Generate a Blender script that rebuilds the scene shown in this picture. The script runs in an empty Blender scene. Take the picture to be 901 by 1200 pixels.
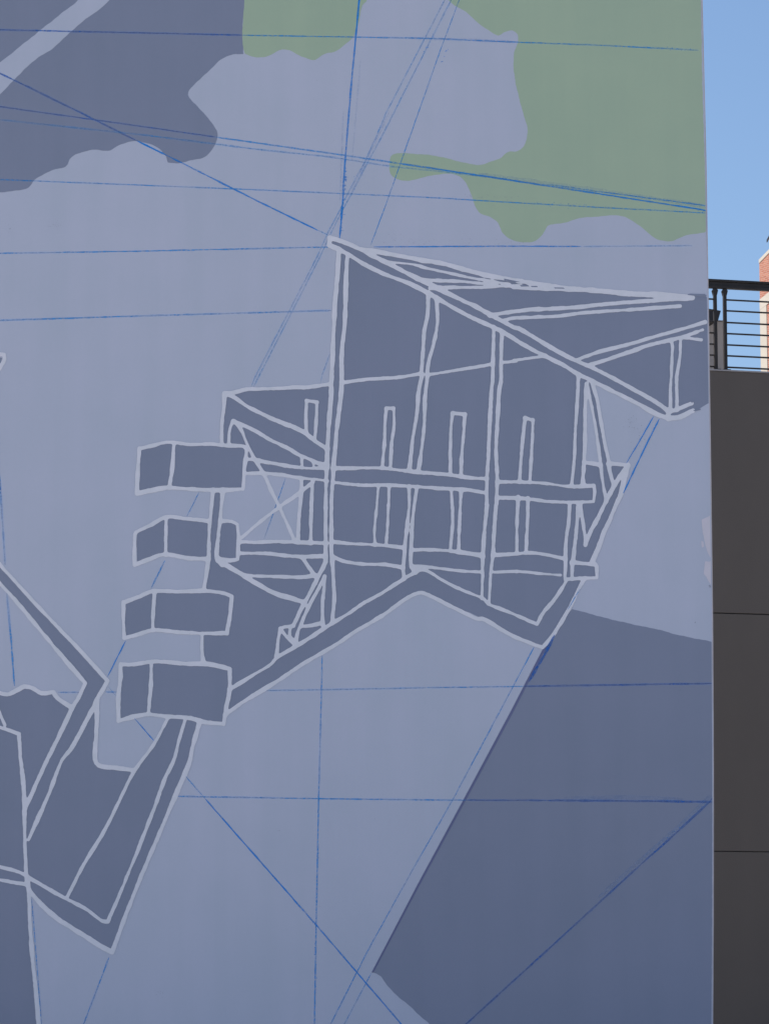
import bpy, bmesh, math, random
import numpy as np
from mathutils import Vector, Matrix
from mathutils.geometry import tessellate_polygon

random.seed(7)
SC = bpy.context.scene
COL = SC.collection

# ------------------------------------------------------------------ camera
F_PX, CX, CY = 4000.0, 450.0, 600.0          # focal length and centre in photograph pixels (1200 high)
PITCH = math.atan(0.15)
EYE = Vector((0, 0, 1.6))
cam_d = bpy.data.cameras.new('camera')
cam_d.sensor_fit = 'VERTICAL'
cam_d.sensor_height = 36.0
cam_d.sensor_width = 27.0
cam_d.lens = F_PX / 1200 * 36.0
cam_d.clip_start = 0.1
cam_d.clip_end = 6000
cam = bpy.data.objects.new('camera', cam_d)
COL.objects.link(cam)
cam.location = EYE
cam.rotation_euler = (math.radians(90) + PITCH, 0, 0)
SC.camera = cam

# ------------------------------------------------------------------ sky, sun, exposure
SUN_EL, SUN_AZ = math.radians(49), math.radians(-64)     # azimuth measured from +Y (view direction) towards +X
world = bpy.data.worlds.new('World')
SC.world = world
world.use_nodes = True
wn = world.node_tree.nodes
sky = wn.new('ShaderNodeTexSky')
sky.sky_type = 'NISHITA'
sky.sun_disc = False
sky.sun_elevation = SUN_EL
sky.sun_rotation = SUN_AZ
sky.altitude = 200
sky.air_density = 1.0
sky.dust_density = 0.9
sky.ozone_density = 4.4
wn['Background'].inputs['Strength'].default_value = 0.1
world.node_tree.links.new(sky.outputs[0], wn['Background'].inputs['Color'])

sun_d = bpy.data.lights.new('sun', 'SUN')
sun_d.energy = 5.0
sun_d.angle = math.radians(0.5)
sun_d.color = (1.0, 0.93, 0.84)
sun = bpy.data.objects.new('sun', sun_d)
COL.objects.link(sun)
to_sun = Vector((math.sin(SUN_AZ) * math.cos(SUN_EL), math.cos(SUN_AZ) * math.cos(SUN_EL), math.sin(SUN_EL)))
sun.rotation_euler = to_sun.to_track_quat('Z', 'Y').to_euler()
sun.location = (0, 0, 60)

SC.view_settings.view_transform = 'Standard'
SC.view_settings.look = 'None'
SC.view_settings.exposure = 0.50
SC.view_settings.gamma = 1.0

# ------------------------------------------------------------------ helpers
def ray(px, py):
    """direction in the world of a point of the photograph"""
    x, y = (px - CX) / F_PX, (CY - py) / F_PX
    c, s = math.cos(PITCH), math.sin(PITCH)
    return Vector((x, c - y * s, s + y * c))

def hit(px, py, origin, normal):
    d = ray(px, py)
    t = (Vector(origin) - EYE).dot(normal) / d.dot(normal)
    return EYE + d * t

def link(o, parent=None):
    COL.objects.link(o)
    if parent is not None:
        o.parent = parent
    return o

def tag(o, label=None, cat=None, group=None, kind=None):
    if label: o['label'] = label
    if cat: o['category'] = cat
    if group: o['group'] = group
    if kind: o['kind'] = kind
    return o

def empty(name, loc=(0, 0, 0), rz=0.0):
    o = bpy.data.objects.new(name, None)
    o.location = loc
    o.rotation_euler = (0, 0, rz)
    o.empty_display_size = 0.3
    return link(o)

def mesh_obj(name, verts, faces, mat, parent=None):
    me = bpy.data.meshes.new(name)
    me.from_pydata([tuple(v) for v in verts], [], faces)
    me.update()
    me.materials.append(mat)
    return link(bpy.data.objects.new(name, me), parent)

def bm_obj(name, bm, mat, parent=None, bevel=0.0):
    me = bpy.data.meshes.new(name)
    if bevel > 0:
        bmesh.ops.bevel(bm, geom=list(bm.edges), offset=bevel, segments=2, affect='EDGES', profile=0.6)
    bmesh.ops.recalc_face_normals(bm, faces=bm.faces)
    bm.to_mesh(me)
    bm.free()
    me.materials.append(mat)
    return link(bpy.data.objects.new(name, me), parent)

def add_box(bm, x0, x1, y0, y1, z0, z1):
    v = [bm.verts.new((x, y, z)) for x in (x0, x1) for y in (y0, y1) for z in (z0, z1)]
    for f in ((0, 1, 3, 2), (4, 6, 7, 5), (0, 4, 5, 1), (2, 3, 7, 6), (0, 2, 6, 4), (1, 5, 7, 3)):
        bm.faces.new([v[i] for i in f])

def box_obj(name, dims, mat, parent=None, bevel=0.0):
    bm = bmesh.new()
    add_box(bm, *dims)
    return bm_obj(name, bm, mat, parent, bevel)

def add_prism(bm, pts, y0, y1):
    """pts: (x, z) outline, extruded from y0 to y1"""
    a = [bm.verts.new((x, y0, z)) for x, z in pts]
    b = [bm.verts.new((x, y1, z)) for x, z in pts]
    n = len(pts)
    bm.faces.new(a)
    bm.faces.new(b[::-1])
    for i in range(n):
        j = (i + 1) % n
        bm.faces.new((a[i], b[i], b[j], a[j]))

# ------------------------------------------------------------------ materials
def new_mat(name):
    m = bpy.data.materials.new(name)
    m.use_nodes = True
    return m, m.node_tree.nodes, m.node_tree.links, m.node_tree.nodes['Principled BSDF']

def paint(name, rgb, rough=0.62, mottle=0.05, scale=1.3, bump=0.02, tint=(1.03, 0.985, 1.0), spec=0.3):
    """rolled wall paint: slow mottling, roller stipple and faint roller lanes"""
    m, N, L, P = new_mat(name)
    tc = N.new('ShaderNodeTexCoord')
    n1 = N.new('ShaderNodeTexNoise'); n1.inputs['Scale'].default_value = scale; n1.inputs['Detail'].default_value = 5
    n1.inputs['Roughness'].default_value = 0.55
    n2 = N.new('ShaderNodeTexNoise'); n2.inputs['Scale'].default_value = 42; n2.inputs['Detail'].default_value = 3
    L.new(tc.outputs['Object'], n1.inputs['Vector']); L.new(tc.outputs['Object'], n2.inputs['Vector'])
    mp = N.new('ShaderNodeMapping'); mp.inputs['Scale'].default_value = (5.5, 1, 0.35)
    n3 = N.new('ShaderNodeTexNoise'); n3.inputs['Scale'].default_value = 1.0; n3.inputs['Detail'].default_value = 4
    L.new(tc.outputs['Object'], mp.inputs['Vector']); L.new(mp.outputs[0], n3.inputs['Vector'])
    a = [c * (1 - mottle) for c in rgb]
    b = [min(1, c * (1 + mottle) * t) for c, t in zip(rgb, tint)]
    r = N.new('ShaderNodeValToRGB')
    r.color_ramp.elements[0].position = 0.32; r.color_ramp.elements[0].color = (*a, 1)
    r.color_ramp.elements[1].position = 0.68; r.color_ramp.elements[1].color = (*b, 1)
    ad = N.new('ShaderNodeMath'); ad.operation = 'MULTIPLY_ADD'; ad.inputs[1].default_value = 0.35
    mx = N.new('ShaderNodeMath'); mx.operation = 'MULTIPLY_ADD'; mx.inputs[1].default_value = 0.12
    sc = N.new('ShaderNodeMath'); sc.operation = 'MULTIPLY'; sc.inputs[1].default_value = 0.53
    L.new(n1.outputs['Fac'], sc.inputs[0])
    L.new(n3.outputs['Fac'], ad.inputs[0]); L.new(sc.outputs[0], ad.inputs[2])
    L.new(n2.outputs['Fac'], mx.inputs[0]); L.new(ad.outputs[0], mx.inputs[2])
    L.new(mx.outputs[0], r.inputs['Fac']); L.new(r.outputs['Color'], P.inputs['Base Color'])
    n4 = N.new('ShaderNodeTexNoise'); n4.inputs['Scale'].default_value = 160; n4.inputs['Detail'].default_value = 2
    L.new(tc.outputs['Object'], n4.inputs['Vector'])
    bp = N.new('ShaderNodeBump'); bp.inputs['Strength'].default_value = 0.25; bp.inputs['Distance'].default_value = bump * 0.1
    L.new(n4.outputs['Fac'], bp.inputs['Height']); L.new(bp.outputs[0], P.inputs['Normal'])
    P.inputs['Roughness'].default_value = rough
    P.inputs['Specular IOR Level'].default_value = spec
    return m

def chalk(name, rgb, cover, broken):
    """snapped chalk: dusty, broken coverage over whatever is below"""
    m, N, L, P = new_mat(name)
    tc = N.new('ShaderNodeTexCoord')
    n1 = N.new('ShaderNodeTexNoise'); n1.inputs['Scale'].default_value = 55; n1.inputs['Detail'].default_value = 4
    n2 = N.new('ShaderNodeTexNoise'); n2.inputs['Scale'].default_value = 2.4; n2.inputs['Detail'].default_value = 3
    L.new(tc.outputs['Object'], n1.inputs['Vector']); L.new(tc.outputs['Object'], n2.inputs['Vector'])
    m1 = N.new('ShaderNodeMapRange'); m1.inputs['From Min'].default_value = 0.3; m1.inputs['From Max'].default_value = 0.6
    m1.inputs['To Min'].default_value = 1 - broken
    L.new(n1.outputs['Fac'], m1.inputs['Value'])
    m2 = N.new('ShaderNodeMapRange'); m2.inputs['From Min'].default_value = 0.32; m2.inputs['From Max'].default_value = 0.62
    m2.inputs['To Min'].default_value = 0.45 * cover; m2.inputs['To Max'].default_value = cover
    L.new(n2.outputs['Fac'], m2.inputs['Value'])
    mu = N.new('ShaderNodeMath'); mu.operation = 'MULTIPLY'
    L.new(m1.outputs[0], mu.inputs[0]); L.new(m2.outputs[0], mu.inputs[1])
    L.new(mu.outputs[0], P.inputs['Alpha'])
    P.inputs['Base Color'].default_value = (*rgb, 1)
    P.inputs['Roughness'].default_value = 0.95
    P.inputs['Specular IOR Level'].default_value = 0.05
    return m

def simple(name, rgb, rough=0.6, metal=0.0, var=0.1, scale=3.0, bump=0.0, stretch=(1, 1, 1), spec=0.4):
    m, N, L, P = new_mat(name)
    tc = N.new('ShaderNodeTexCoord'); mp = N.new('ShaderNodeMapping'); mp.inputs['Scale'].default_value = stretch
    L.new(tc.outputs['Object'], mp.inputs['Vector'])
    n = N.new('ShaderNodeTexNoise'); n.inputs['Scale'].default_value = scale; n.inputs['Detail'].default_value = 7
    n.inputs['Roughness'].default_value = 0.6
    L.new(mp.outputs[0], n.inputs['Vector'])
    r = N.new('ShaderNodeValToRGB')
    r.color_ramp.elements[0].position = 0.3; r.color_ramp.elements[1].position = 0.7
    r.color_ramp.elements[0].color = (*[c * (1 - var) for c in rgb], 1)
    r.color_ramp.elements[1].color = (*[min(1, c * (1 + var)) for c in rgb], 1)
    L.new(n.outputs['Fac'], r.inputs['Fac']); L.new(r.outputs['Color'], P.inputs['Base Color'])
    P.inputs['Roughness'].default_value = rough
    P.inputs['Metallic'].default_value = metal
    P.inputs['Specular IOR Level'].default_value = spec
    if bump:
        n2 = N.new('ShaderNodeTexNoise'); n2.inputs['Scale'].default_value = 60; n2.inputs['Detail'].default_value = 5
        L.new(tc.outputs['Object'], n2.inputs['Vector'])
        b = N.new('ShaderNodeBump'); b.inputs['Strength'].default_value = 0.4; b.inputs['Distance'].default_value = bump
        L.new(n2.outputs['Fac'], b.inputs['Height']); L.new(b.outputs[0], P.inputs['Normal'])
    return m

def brick_mat(name):
    m, N, L, P = new_mat(name)
    tc = N.new('ShaderNodeTexCoord')
    mp = N.new('ShaderNodeMapping'); mp.inputs['Rotation'].default_value = (math.radians(90), 0, 0)
    b = N.new('ShaderNodeTexBrick')
    b.inputs['Color1'].default_value = (0.38, 0.125, 0.077, 1)
    b.inputs['Color2'].default_value = (0.50, 0.20, 0.128, 1)
    b.inputs['Mortar'].default_value = (0.50, 0.34, 0.27, 1)
    b.inputs['Scale'].default_value = 1.0
    b.inputs['Brick Width'].default_value = 0.21; b.inputs['Row Height'].default_value = 0.075
    b.inputs['Mortar Size'].default_value = 0.008
    L.new(tc.outputs['Object'], mp.inputs['Vector']); L.new(mp.outputs[0], b.inputs['Vector'])
    L.new(b.outputs['Color'], P.inputs['Base Color'])
    bp = N.new('ShaderNodeBump'); bp.inputs['Strength'].default_value = 0.5; bp.inputs['Distance'].default_value = 0.006
    bp.invert = True
    L.new(b.outputs['Fac'], bp.inputs['Height']); L.new(bp.outputs[0], P.inputs['Normal'])
    P.inputs['Roughness'].default_value = 0.85
    return m

M = dict(
    lavender=paint('lavender_paint', (0.508, 0.556, 0.678), mottle=0.042),
    slate=paint('slate_blue_paint', (0.245, 0.281, 0.386), mottle=0.045, rough=0.5, tint=(1.02, 0.99, 1.0)),
    green=paint('sage_green_paint', (0.405, 0.525, 0.395), mottle=0.045, tint=(1.03, 1.0, 0.97)),
    pale=paint('pale_lavender_paint', (0.73, 0.755, 0.83), mottle=0.07, scale=11),
    putty=paint('touch_up_paint', (0.66, 0.64, 0.72), mottle=0.07, scale=9),
    bead=simple('corner_trim_paint', (0.50, 0.46, 0.49), 0.6, var=0.18, scale=4, stretch=(1, 1, 1)),
    side=simple('side_render', (0.58, 0.55, 0.54), 0.8, var=0.06, bump=0.003),
    overlap=paint('overlapped_slate_paint', (0.15, 0.17, 0.31), mottle=0.06),
    chalk_strong=chalk('blue_chalk_heavy', (0.02, 0.285, 0.82), 0.93, 0.45),
    chalk_mid=chalk('blue_chalk', (0.03, 0.335, 0.82), 0.72, 0.6),
    chalk_faint=chalk('blue_chalk_faint', (0.05, 0.36, 0.82), 0.5, 0.75),
    chalk_deep=chalk('blue_chalk_on_slate', (0.03, 0.17, 0.60), 0.66, 0.5),
    chalk_haze=chalk('blue_chalk_dust', (0.2, 0.38, 0.74), 0.2, 1.0),
    scuff=simple('grey_scuff', (0.26, 0.28, 0.37), 0.9, var=0.1),
    concrete=simple('charcoal_wall_panel', (0.116, 0.097, 0.085), 0.75, var=0.07, scale=0.8, bump=0.004, stretch=(1, 1, 0.4)),
    flash=simple('grey_metal_flashing', (0.33, 0.31, 0.315), 0.5, var=0.1),
    joint=simple('joint_sealant', (0.045, 0.042, 0.04), 0.9),
    metal=simple('black_painted_steel', (0.030, 0.026, 0.025), 0.5, metal=0.0, var=0.25, spec=0.25),
    taupe=simple('taupe_render', (0.41, 0.355, 0.32), 0.85, var=0.05, bump=0.003),
    black=simple('black_fascia', (0.022, 0.019, 0.022), 0.6, var=0.2),
    brick=brick_mat('red_brick'),
    cream=simple('cream_stone_trim', (0.54, 0.49, 0.42), 0.75, var=0.06, scale=2, bump=0.004),
    ground=simple('pale_concrete_ground', (0.45, 0.42, 0.375), 0.9, var=0.14, scale=0.6, bump=0.006),
    roof=simple('grey_roofing', (0.16, 0.155, 0.15), 0.9),
    glass=simple('dark_window_glass', (0.04, 0.05, 0.06), 0.08, spec=0.8),
)

# ------------------------------------------------------------------ ground
S = 2500
g = mesh_obj('ground', [(-S, -S, 0), (S, -S, 0), (S, S, 0), (-S, S, 0)], [(0, 1, 2, 3)], M['ground'])
tag(g, 'pale concrete yard running out from the foot of the painted wall', kind='structure')

# ------------------------------------------------------------------ the mural wall
WY = 25.0                                              # distance of the painted face
def wp(px, py, off=0.0):
    """a point of the picture on the painted face (local to the wall, origin at (0, WY, 0))"""
    p = hit(px, py, (0, WY, 0), Vector((0, -1, 0)))
    return (p.x, -off * 0.3, p.z)

wall = empty('mural_wall', (0, WY, 0))
tag(wall, 'tall wall with half finished lavender, slate and green mural and snapped blue chalk lines', 'wall')

EDGE = [(821.8, 0), (824.5, 110), (826.6, 200), (827.6, 270), (828.6, 330), (830.2, 430), (832.0, 560),
        (832.8, 620), (833.8, 700), (834.3, 760), (834.9, 860), (835.1, 960), (834.9, 1080), (834.2, 1200)]
edge_top = (814.0, -330)
def edge_x(py):
    pts = [edge_top] + EDGE
    if py >= 1200: return EDGE[-1][0]
    for (x0, y0), (x1, y1) in zip(pts, pts[1:]):
        if y0 <= py <= y1:
            return x0 + (x1 - x0) * (py - y0) / (y1 - y0)
    return pts[0][0]

TOPZ = 11.2
rim = [wp(*edge_top)] + [wp(x, y) for x, y in EDGE]
zs = [(p[0], p[2]) for p in rim]
zs[0] = (zs[0][0], TOPZ)
outline = [(-9.5, 0.0), (-9.5, TOPZ)] + zs + [(zs[-1][0], 0.0)]
bm = bmesh.new()
add_prism(bm, outline, 0.0, 6.0)
bm_obj('wall_face', bm, M['lavender'], wall)
# coping on top, plain rendered return on the right
cx0, cx1 = -9.55, zs[0][0] + 0.06
box_obj('wall_coping', (cx0, cx1, -0.06, 6.06, TOPZ + 0.004, TOPZ + 0.12), M['flash'], wall, 0.01)
# corner trim: the thin bare bead along the right-hand corner
vb, fb = [], []
for i, (x, z) in enumerate(zs + [(zs[-1][0], 0.0)]):
    w = 0.0045 + 0.002 * math.sin(i * 2.1)
    vb += [(x - w, -0.0012, z), (x + 0.003, -0.0012, z), (x + 0.003, 0.10, z), (x - w, 0.0005, z)]
for i in range(len(zs)):
    a, b = i * 4, i * 4 + 4
    fb += [(a, a + 1, b + 1, b), (a + 1, a + 2, b + 2, b + 1), (a + 3, a, b, b + 3)]
mesh_obj('corner_trim', vb, fb, M['bead'], wall)

# ---- tracing frames: (x0, y0, scale) of the enlarged crops the shapes were read from
Z = dict(P=(0, 0, 1.0),
         A1=(0, 0, 3.003), A2=(200, 0, 3.003), A3=(400, 0, 3.003), A4=(600, 0, 3.003),
         R6=(370, 250, 3.754), R7=(590, 250, 3.604),
         B1=(130, 440, 4.505), B2=(130, 620, 4.505), B3=(250, 440, 4.505), B4=(250, 600, 4.505),
         B5=(380, 420, 4.505), B6=(380, 560, 4.505), B7=(550, 420, 4.0955), B8=(550, 560, 4.0955),
         C1=(0, 640, 3.465), C2=(0, 860, 3.465), C3=(0, 380, 4.0), C4=(200, 780, 2.857), C5=(400, 740, 2.61),
         C6=(640, 660, 3.452), C8=(640, 900, 3.452), T=(815, 590, 10.9),
         D1=(360, 160, 8.571), D2=(740, 320, 9.01), D3=(740, 420, 9.01), D4=(250, 440, 9.01),
         D6=(310, 640, 8.571), D7=(660, 520, 6.67), D8=(420, 1080, 6.436))
def tr(z, *pts):
    x0, y0, s = Z[z]
    return [(x0 + x / s, y0 + y / s) for x, y in pts]

def catmull(pts, step=2.0, closed=False, corner=55):
    """smooth through the points but keep sharp corners"""
    n = len(pts)
    if n < 3: return list(pts)
    P = [Vector(p) for p in pts]
    def sharp(i):
        if not closed and (i == 0 or i == n - 1): return True
        a = P[i] - P[i - 1]; b = P[(i + 1) % n] - P[i]
        if a.length < 1e-6 or b.length < 1e-6: return True
        return math.degrees(a.angle(b)) > corner
    sh = [sharp(i) for i in range(n)]
    out = []
    for i in range(n if closed else n - 1):
        j = (i + 1) % n
        p1, p2 = P[i], P[j]
        p0 = P[i - 1] if not sh[i] else p1 - (p2 - p1)
        p3 = P[(j + 1) % n] if not sh[j] else p2 + (p2 - p1)
        L = (p2 - p1).length
        k = max(1, int(L / step))
        d1 = (p2 - p0); d2 = (p3 - p1)
        m1 = d1.normalized() * L * 0.9 if d1.length > 0 else d1
        m2 = d2.normalized() * L * 0.9 if d2.length > 0 else d2
        for q in range(k):
            t = q / k
            h00 = 2*t**3 - 3*t**2 + 1; h10 = t**3 - 2*t**2 + t; h01 = -2*t**3 + 3*t**2; h11 = t**3 - t**2
            v = p1 * h00 + m1 * h10 + p2 * h01 + m2 * h11
            out.append((v.x, v.y))
    if not closed: out.append(tuple(pts[-1]))
    return out

def extend(pts, d=90):
    """carry a line that leaves the picture on beyond its border"""
    pts = list(pts)
    def ex(a, b):
        v = Vector(a) - Vector(b); v.normalize()
        return (a[0] + v.x * d, a[1] + v.y * d)
    def out(p): return p[0] < 2.5 or p[1] < 2.0 or p[1] > 1197
    if out(pts[0]): pts.insert(0, ex(pts[0], pts[1]))
    if out(pts[-1]): pts.append(ex(pts[-1], pts[-2]))
    return pts

def clip_edge(p):
    return (min(p[0], edge_x(p[1]) - 1.5), p[1])

# ---- flat painted areas
def patch(name, pts, mat, off, label=None, smooth=True, corner=55, wob=0.35):
    q = catmull(pts, 2.5, True, corner) if smooth else pts
    rr = random.Random(len(pts) * 31)
    ph = [rr.uniform(0, 6.28) for _ in range(4)]
    r = []
    for i, (x, y) in enumerate(q):
        x += wob * (math.sin(y * 0.31 + ph[0]) * 0.6 + math.sin(y * 0.83 + ph[1]) * 0.4)
        y += wob * (math.sin(x * 0.27 + ph[2]) * 0.6 + math.sin(x * 0.71 + ph[3]) * 0.4)
        r.append(clip_edge((x, y)))
    co = [Vector(wp(x, y, off)) for x, y in r]
    tris = tessellate_polygon([[Vector((c.x, c.z, 0)) for c in co]])
    fs = []
    for t in tris:
        a, b, c = (co[i] for i in t)
        fs.append(tuple(t) if ((b - a).cross(c - a)).y < 0 else tuple(reversed(t)))
    o = mesh_obj(name, co, fs, mat, wall)
    if label: o['label'] = label
    return o

# ---- brushed outlines: one signed distance field of all strokes, smoothly joined, cut with marching squares
STROKES = []
def st(z, w, *pts):
    """a brush stroke: crop, width in photograph pixels, points"""
    STROKES.append((extend(tr(z, *pts)), w - 0.3))
def stp(w, *parts):
    pts = []
    for z, p in parts: pts += tr(z, *p)
    STROKES.append((extend(pts), w - 0.3))

# sloping roof beam of the main building
stp(5.6, ('R6', [(60, 107), (120, 125), (214, 168), (250, 188), (315, 220), (350, 238), (428, 278), (480, 302), (529, 327), (575, 351), (630, 377), (700, 410), (760, 442), (820, 476), (870, 502)]),
    ('R7', [(60, 486), (140, 532), (220, 580), (300, 621), (360, 646), (460, 697), (560, 752), (640, 797), (688, 832)]))
stp(5.4, ('R6', [(60, 108), (57, 140), (100, 160), (146, 184), (214, 226), (304, 269), (405, 307), (484, 347), (552, 386), (600, 414), (665, 449), (770, 498)]),
    ('R7', [(0, 503), (60, 542), (130, 582), (170, 602), (250, 642), (310, 678), (360, 702), (460, 752), (560, 802), (640, 846), (692, 864), (735, 862), (796, 834)]))
st('D3', 4.2, (380, 550), (378, 640))
st('D3', 4.2, (380, 558), (440, 550), (530, 515), (625, 476))
# roof planes
st('R6', 5.6, (200, 158), (330, 180), (440, 202), (560, 222), (660, 250), (760, 275), (901, 298))
st('R6', 3.4, (310, 214), (420, 224), (480, 240), (580, 262), (660, 280), (760, 298), (850, 312))
st('R6', 3.8, (445, 289), (520, 295), (620, 299), (700, 306), (770, 313))
st('R6', 4.2, (500, 330), (600, 326), (720, 326), (820, 320), (901, 322))
st('R7', 5.5, (60, 284), (160, 302), (280, 318), (400, 326), (520, 336), (640, 341), (720, 347), (796, 356))
st('R7', 5.5, (40, 312), (160, 316), (300, 322), (420, 330), (520, 342), (600, 345), (700, 352), (770, 358))
st('R7', 5.0, (790, 358), (700, 363), (640, 368), (500, 378), (400, 386), (320, 396), (220, 402), (100, 408), (0, 421), (-60, 432))
st('R7', 4.4, (742, 392), (600, 402), (460, 412), (330, 421), (220, 435), (100, 440), (40, 443), (0, 452))
# posts of the left gable
stp(5.2, ('R6', [(100, 160), (95, 260), (85, 370), (78, 500), (73, 620)]), ('B3', [(621, 30), (620, 100), (612, 200), (605, 300), (600, 400), (596, 500), (592, 600), (592, 700), (590, 800)]),
    ('B4', [(591, 180), (590, 262)]), ('D6', [(545, 290), (500, 380), (420, 530), (360, 640), (285, 800)]))
stp(5.2, ('R6', [(138, 180), (131, 300), (126, 480), (116, 570), (112, 650)]), ('B3', [(675, 20), (672, 100), (660, 200), (648, 300), (640, 400), (632, 480), (628, 560), (622, 650), (621, 800)]),
    ('B4', [(621, 200)]), ('D6', [(680, 200), (690, 400), (695, 520), (682, 700), (672, 775)]))
# upper wall line
stp(4.0, ('R6', [(115, 745), (220, 731), (360, 722), (460, 705)]))
stp(4.0, ('R6', [(490, 711), (600, 693), (680, 680), (775, 664)]))
stp(4.2, ('R6', [(820, 656), (880, 650)]), ('R7', [(40, 622), (100, 613), (175, 602)]))
# second post
stp(4.6, ('R6', [(493, 355), (490, 440), (475, 520), (470, 600), (463, 700)]), ('B5', [(515, 80), (495, 180), (485, 300), (465, 420), (447, 580)]))
stp(4.6, ('R6', [(529, 378), (533, 480), (515, 580), (495, 650), (487, 710)]), ('B5', [(542, 90), (530, 200), (525, 350), (515, 450), (495, 595)]))
st('B6', 4.4, (445, 42), (445, 150), (435, 250), (425, 340), (415, 480), (418, 535))
st('B6', 4.4, (487, 50), (470, 160), (460, 280), (456, 370), (456, 470), (480, 500))
# third post
stp(4.5, ('R6', [(780, 500), (778, 600), (775, 740)]), ('B7', [(105, 130), (95, 300), (90, 430), (82, 560), (80, 700)]), ('B8', [(82, 130), (70, 250), (62, 360), (60, 480), (56, 580)]))
stp(4.5, ('R6', [(816, 524), (812, 660), (812, 740)]), ('B7', [(140, 150), (132, 300), (125, 430), (130, 560), (127, 700)]), ('B8', [(125, 130), (115, 280), (110, 370), (100, 450), (92, 600)]))
# upper cross beam
st('B5', 4.3, (45, 580), (150, 580), (280, 578), (360, 586), (450, 597), (540, 605), (660, 615), (760, 630), (855, 636))
st('B5', 4.3, (45, 655), (200, 670), (330, 669), (450, 675), (600, 686), (760, 695), (850, 711))
st('B7', 4.3, (130, 592), (260, 594), (360, 600), (470, 614), (594, 611), (598, 640), (592, 688), (470, 690), (360, 685), (260, 672), (130, 668))
# lower cross beam
st('B6', 4.3, (45, 338), (150, 348), (300, 355), (418, 370))
st('B6', 4.3, (458, 380), (580, 380), (700, 390), (832, 405))
st('B6', 4.3, (40, 412), (100, 440), (200, 455), (320, 458), (410, 472))
st('B6', 4.3, (462, 468), (520, 468), (620, 480), (720, 492), (828, 498))
st('B8', 4.3, (112, 371), (200, 366), (300, 360), (380, 372), (455, 390))
st('B8', 4.0, (105, 453), (240, 450), (340, 460), (434, 467))
st('B8', 4.0, (-60, 357), (0, 366), (62, 378))
# slit windows above the beam
st('B5', 4.4, (325, 264), (318, 350), (315, 450), (303, 578)); st('B5', 4.6, (325, 264), (362, 264))
st('B5', 4.4, (364, 264), (366, 350), (353, 450), (346, 582))
st('B5', 4.2, (673, 290), (664, 400), (662, 500), (664, 612)); st('B5', 4.4, (673, 288), (740, 296))
st('B5', 4.2, (740, 296), (730, 420), (722, 520), (718, 622))
st('B7', 4.4, (265, 286), (250, 420), (237, 592)); st('B7', 4.6, (265, 286), (302, 296))
st('B7', 4.4, (302, 296), (298, 400), (287, 594))
# posts between the beams
st('B6', 4.2, (283, 42), (272, 180), (262, 280), (265, 352)); st('B6', 4.2, (339, 42), (335, 180), (324, 352))
st('B6', 4.0, (668, 68), (675, 220), (662, 384)); st('B6', 4.0, (719, 76), (710, 250), (706, 390))
st('B8', 4.2, (231, 90), (225, 230), (225, 362)); st('B8', 4.2, (279, 96), (275, 230), (268, 358))
# base band
stp(4.6, ('B2', [(625, 846), (750, 770), (840, 716)]), ('D6', [(120, 1120), (340, 990), (560, 850), (700, 760), (857, 665)]),
    ('B6', [(200, 665), (300, 610), (400, 545), (500, 488), (545, 494), (620, 540), (720, 590), (840, 640)]),
    ('B8', [(90, 606), (200, 650), (290, 690), (322, 702), (350, 650), (400, 590), (440, 530), (468, 486)]))
stp(4.8, ('B2', [(600, 982), (700, 910), (800, 850), (901, 787)]), ('D6', [(370, 1190), (560, 1080), (760, 960)]),
    ('B6', [(160, 811), (300, 730), (400, 658), (470, 615), (510, 606), (560, 625), (680, 685), (800, 742)]),
    ('B8', [(60, 676), (100, 697), (200, 756), (300, 797), (348, 814), (390, 766), (440, 690), (490, 600), (528, 520), (548, 486)]))
# right hand post, brace and wing
st('B7', 4.4, (520, 78), (515, 200), (505, 350), (500, 480), (488, 604))
st('B7', 5.2, (558, 122), (552, 250), (551, 400), (546, 500), (540, 606))
stp(3.8, ('B7', [(560, 122), (572, 180), (585, 240), (600, 320), (618, 440)]), ('D7', [(285, 150), (300, 280), (320, 400), (332, 455)]))
stp(4.4, ('B7', [(585, 112), (610, 200), (627, 300), (645, 400), (664, 490)]), ('D7', [(360, 225), (385, 320)]))
st('D7', 4.4, (155, 145), (230, 155), (285, 168))
st('D7', 4.8, (345, 155), (420, 160), (500, 166))
st('D7', 5.2, (498, 168), (440, 250), (380, 350), (320, 470), (260, 590), (200, 700), (165, 790))
st('D7', 5.4, (503, 168), (472, 270), (442, 400), (400, 492), (360, 590), (310, 700), (270, 810), (222, 922))
st('D7', 4.2, (128, 465), (145, 600), (160, 700), (168, 790))
st('D7', 4.4, (45, 465), (38, 600), (18, 740), (12, 900), (8, 1060))
st('D7', 4.6, (112, 475), (95, 700), (72, 900), (60, 1060))
st('D7', 4.6, (60, 930), (160, 936), (245, 944), (256, 960), (255, 1048), (160, 1050), (40, 1060))
# far right beam and its posts
stp(5.0, ('R7', [(310, 618), (400, 585), (500, 560)]), ('D2', [(0, 742), (200, 682), (400, 626), (600, 570), (768, 518)]))
stp(5.0, ('R7', [(365, 640), (460, 610), (520, 588)]), ('D2', [(0, 822), (150, 768), (400, 708), (560, 665), (680, 622)]))
st('D2', 3.4, (660, 628), (740, 600))
st('D2', 3.8, (520, 690), (600, 690), (728, 706))
stp(3.8, ('D2', [(410, 706), (424, 780), (418, 880)]), ('D3', [(415, 60), (410, 180), (402, 300), (402, 560)]))
stp(3.8, ('D2', [(510, 690), (502, 880)]), ('D3', [(490, 60), (480, 110), (466, 200), (470, 400), (470, 545)]))
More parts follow.
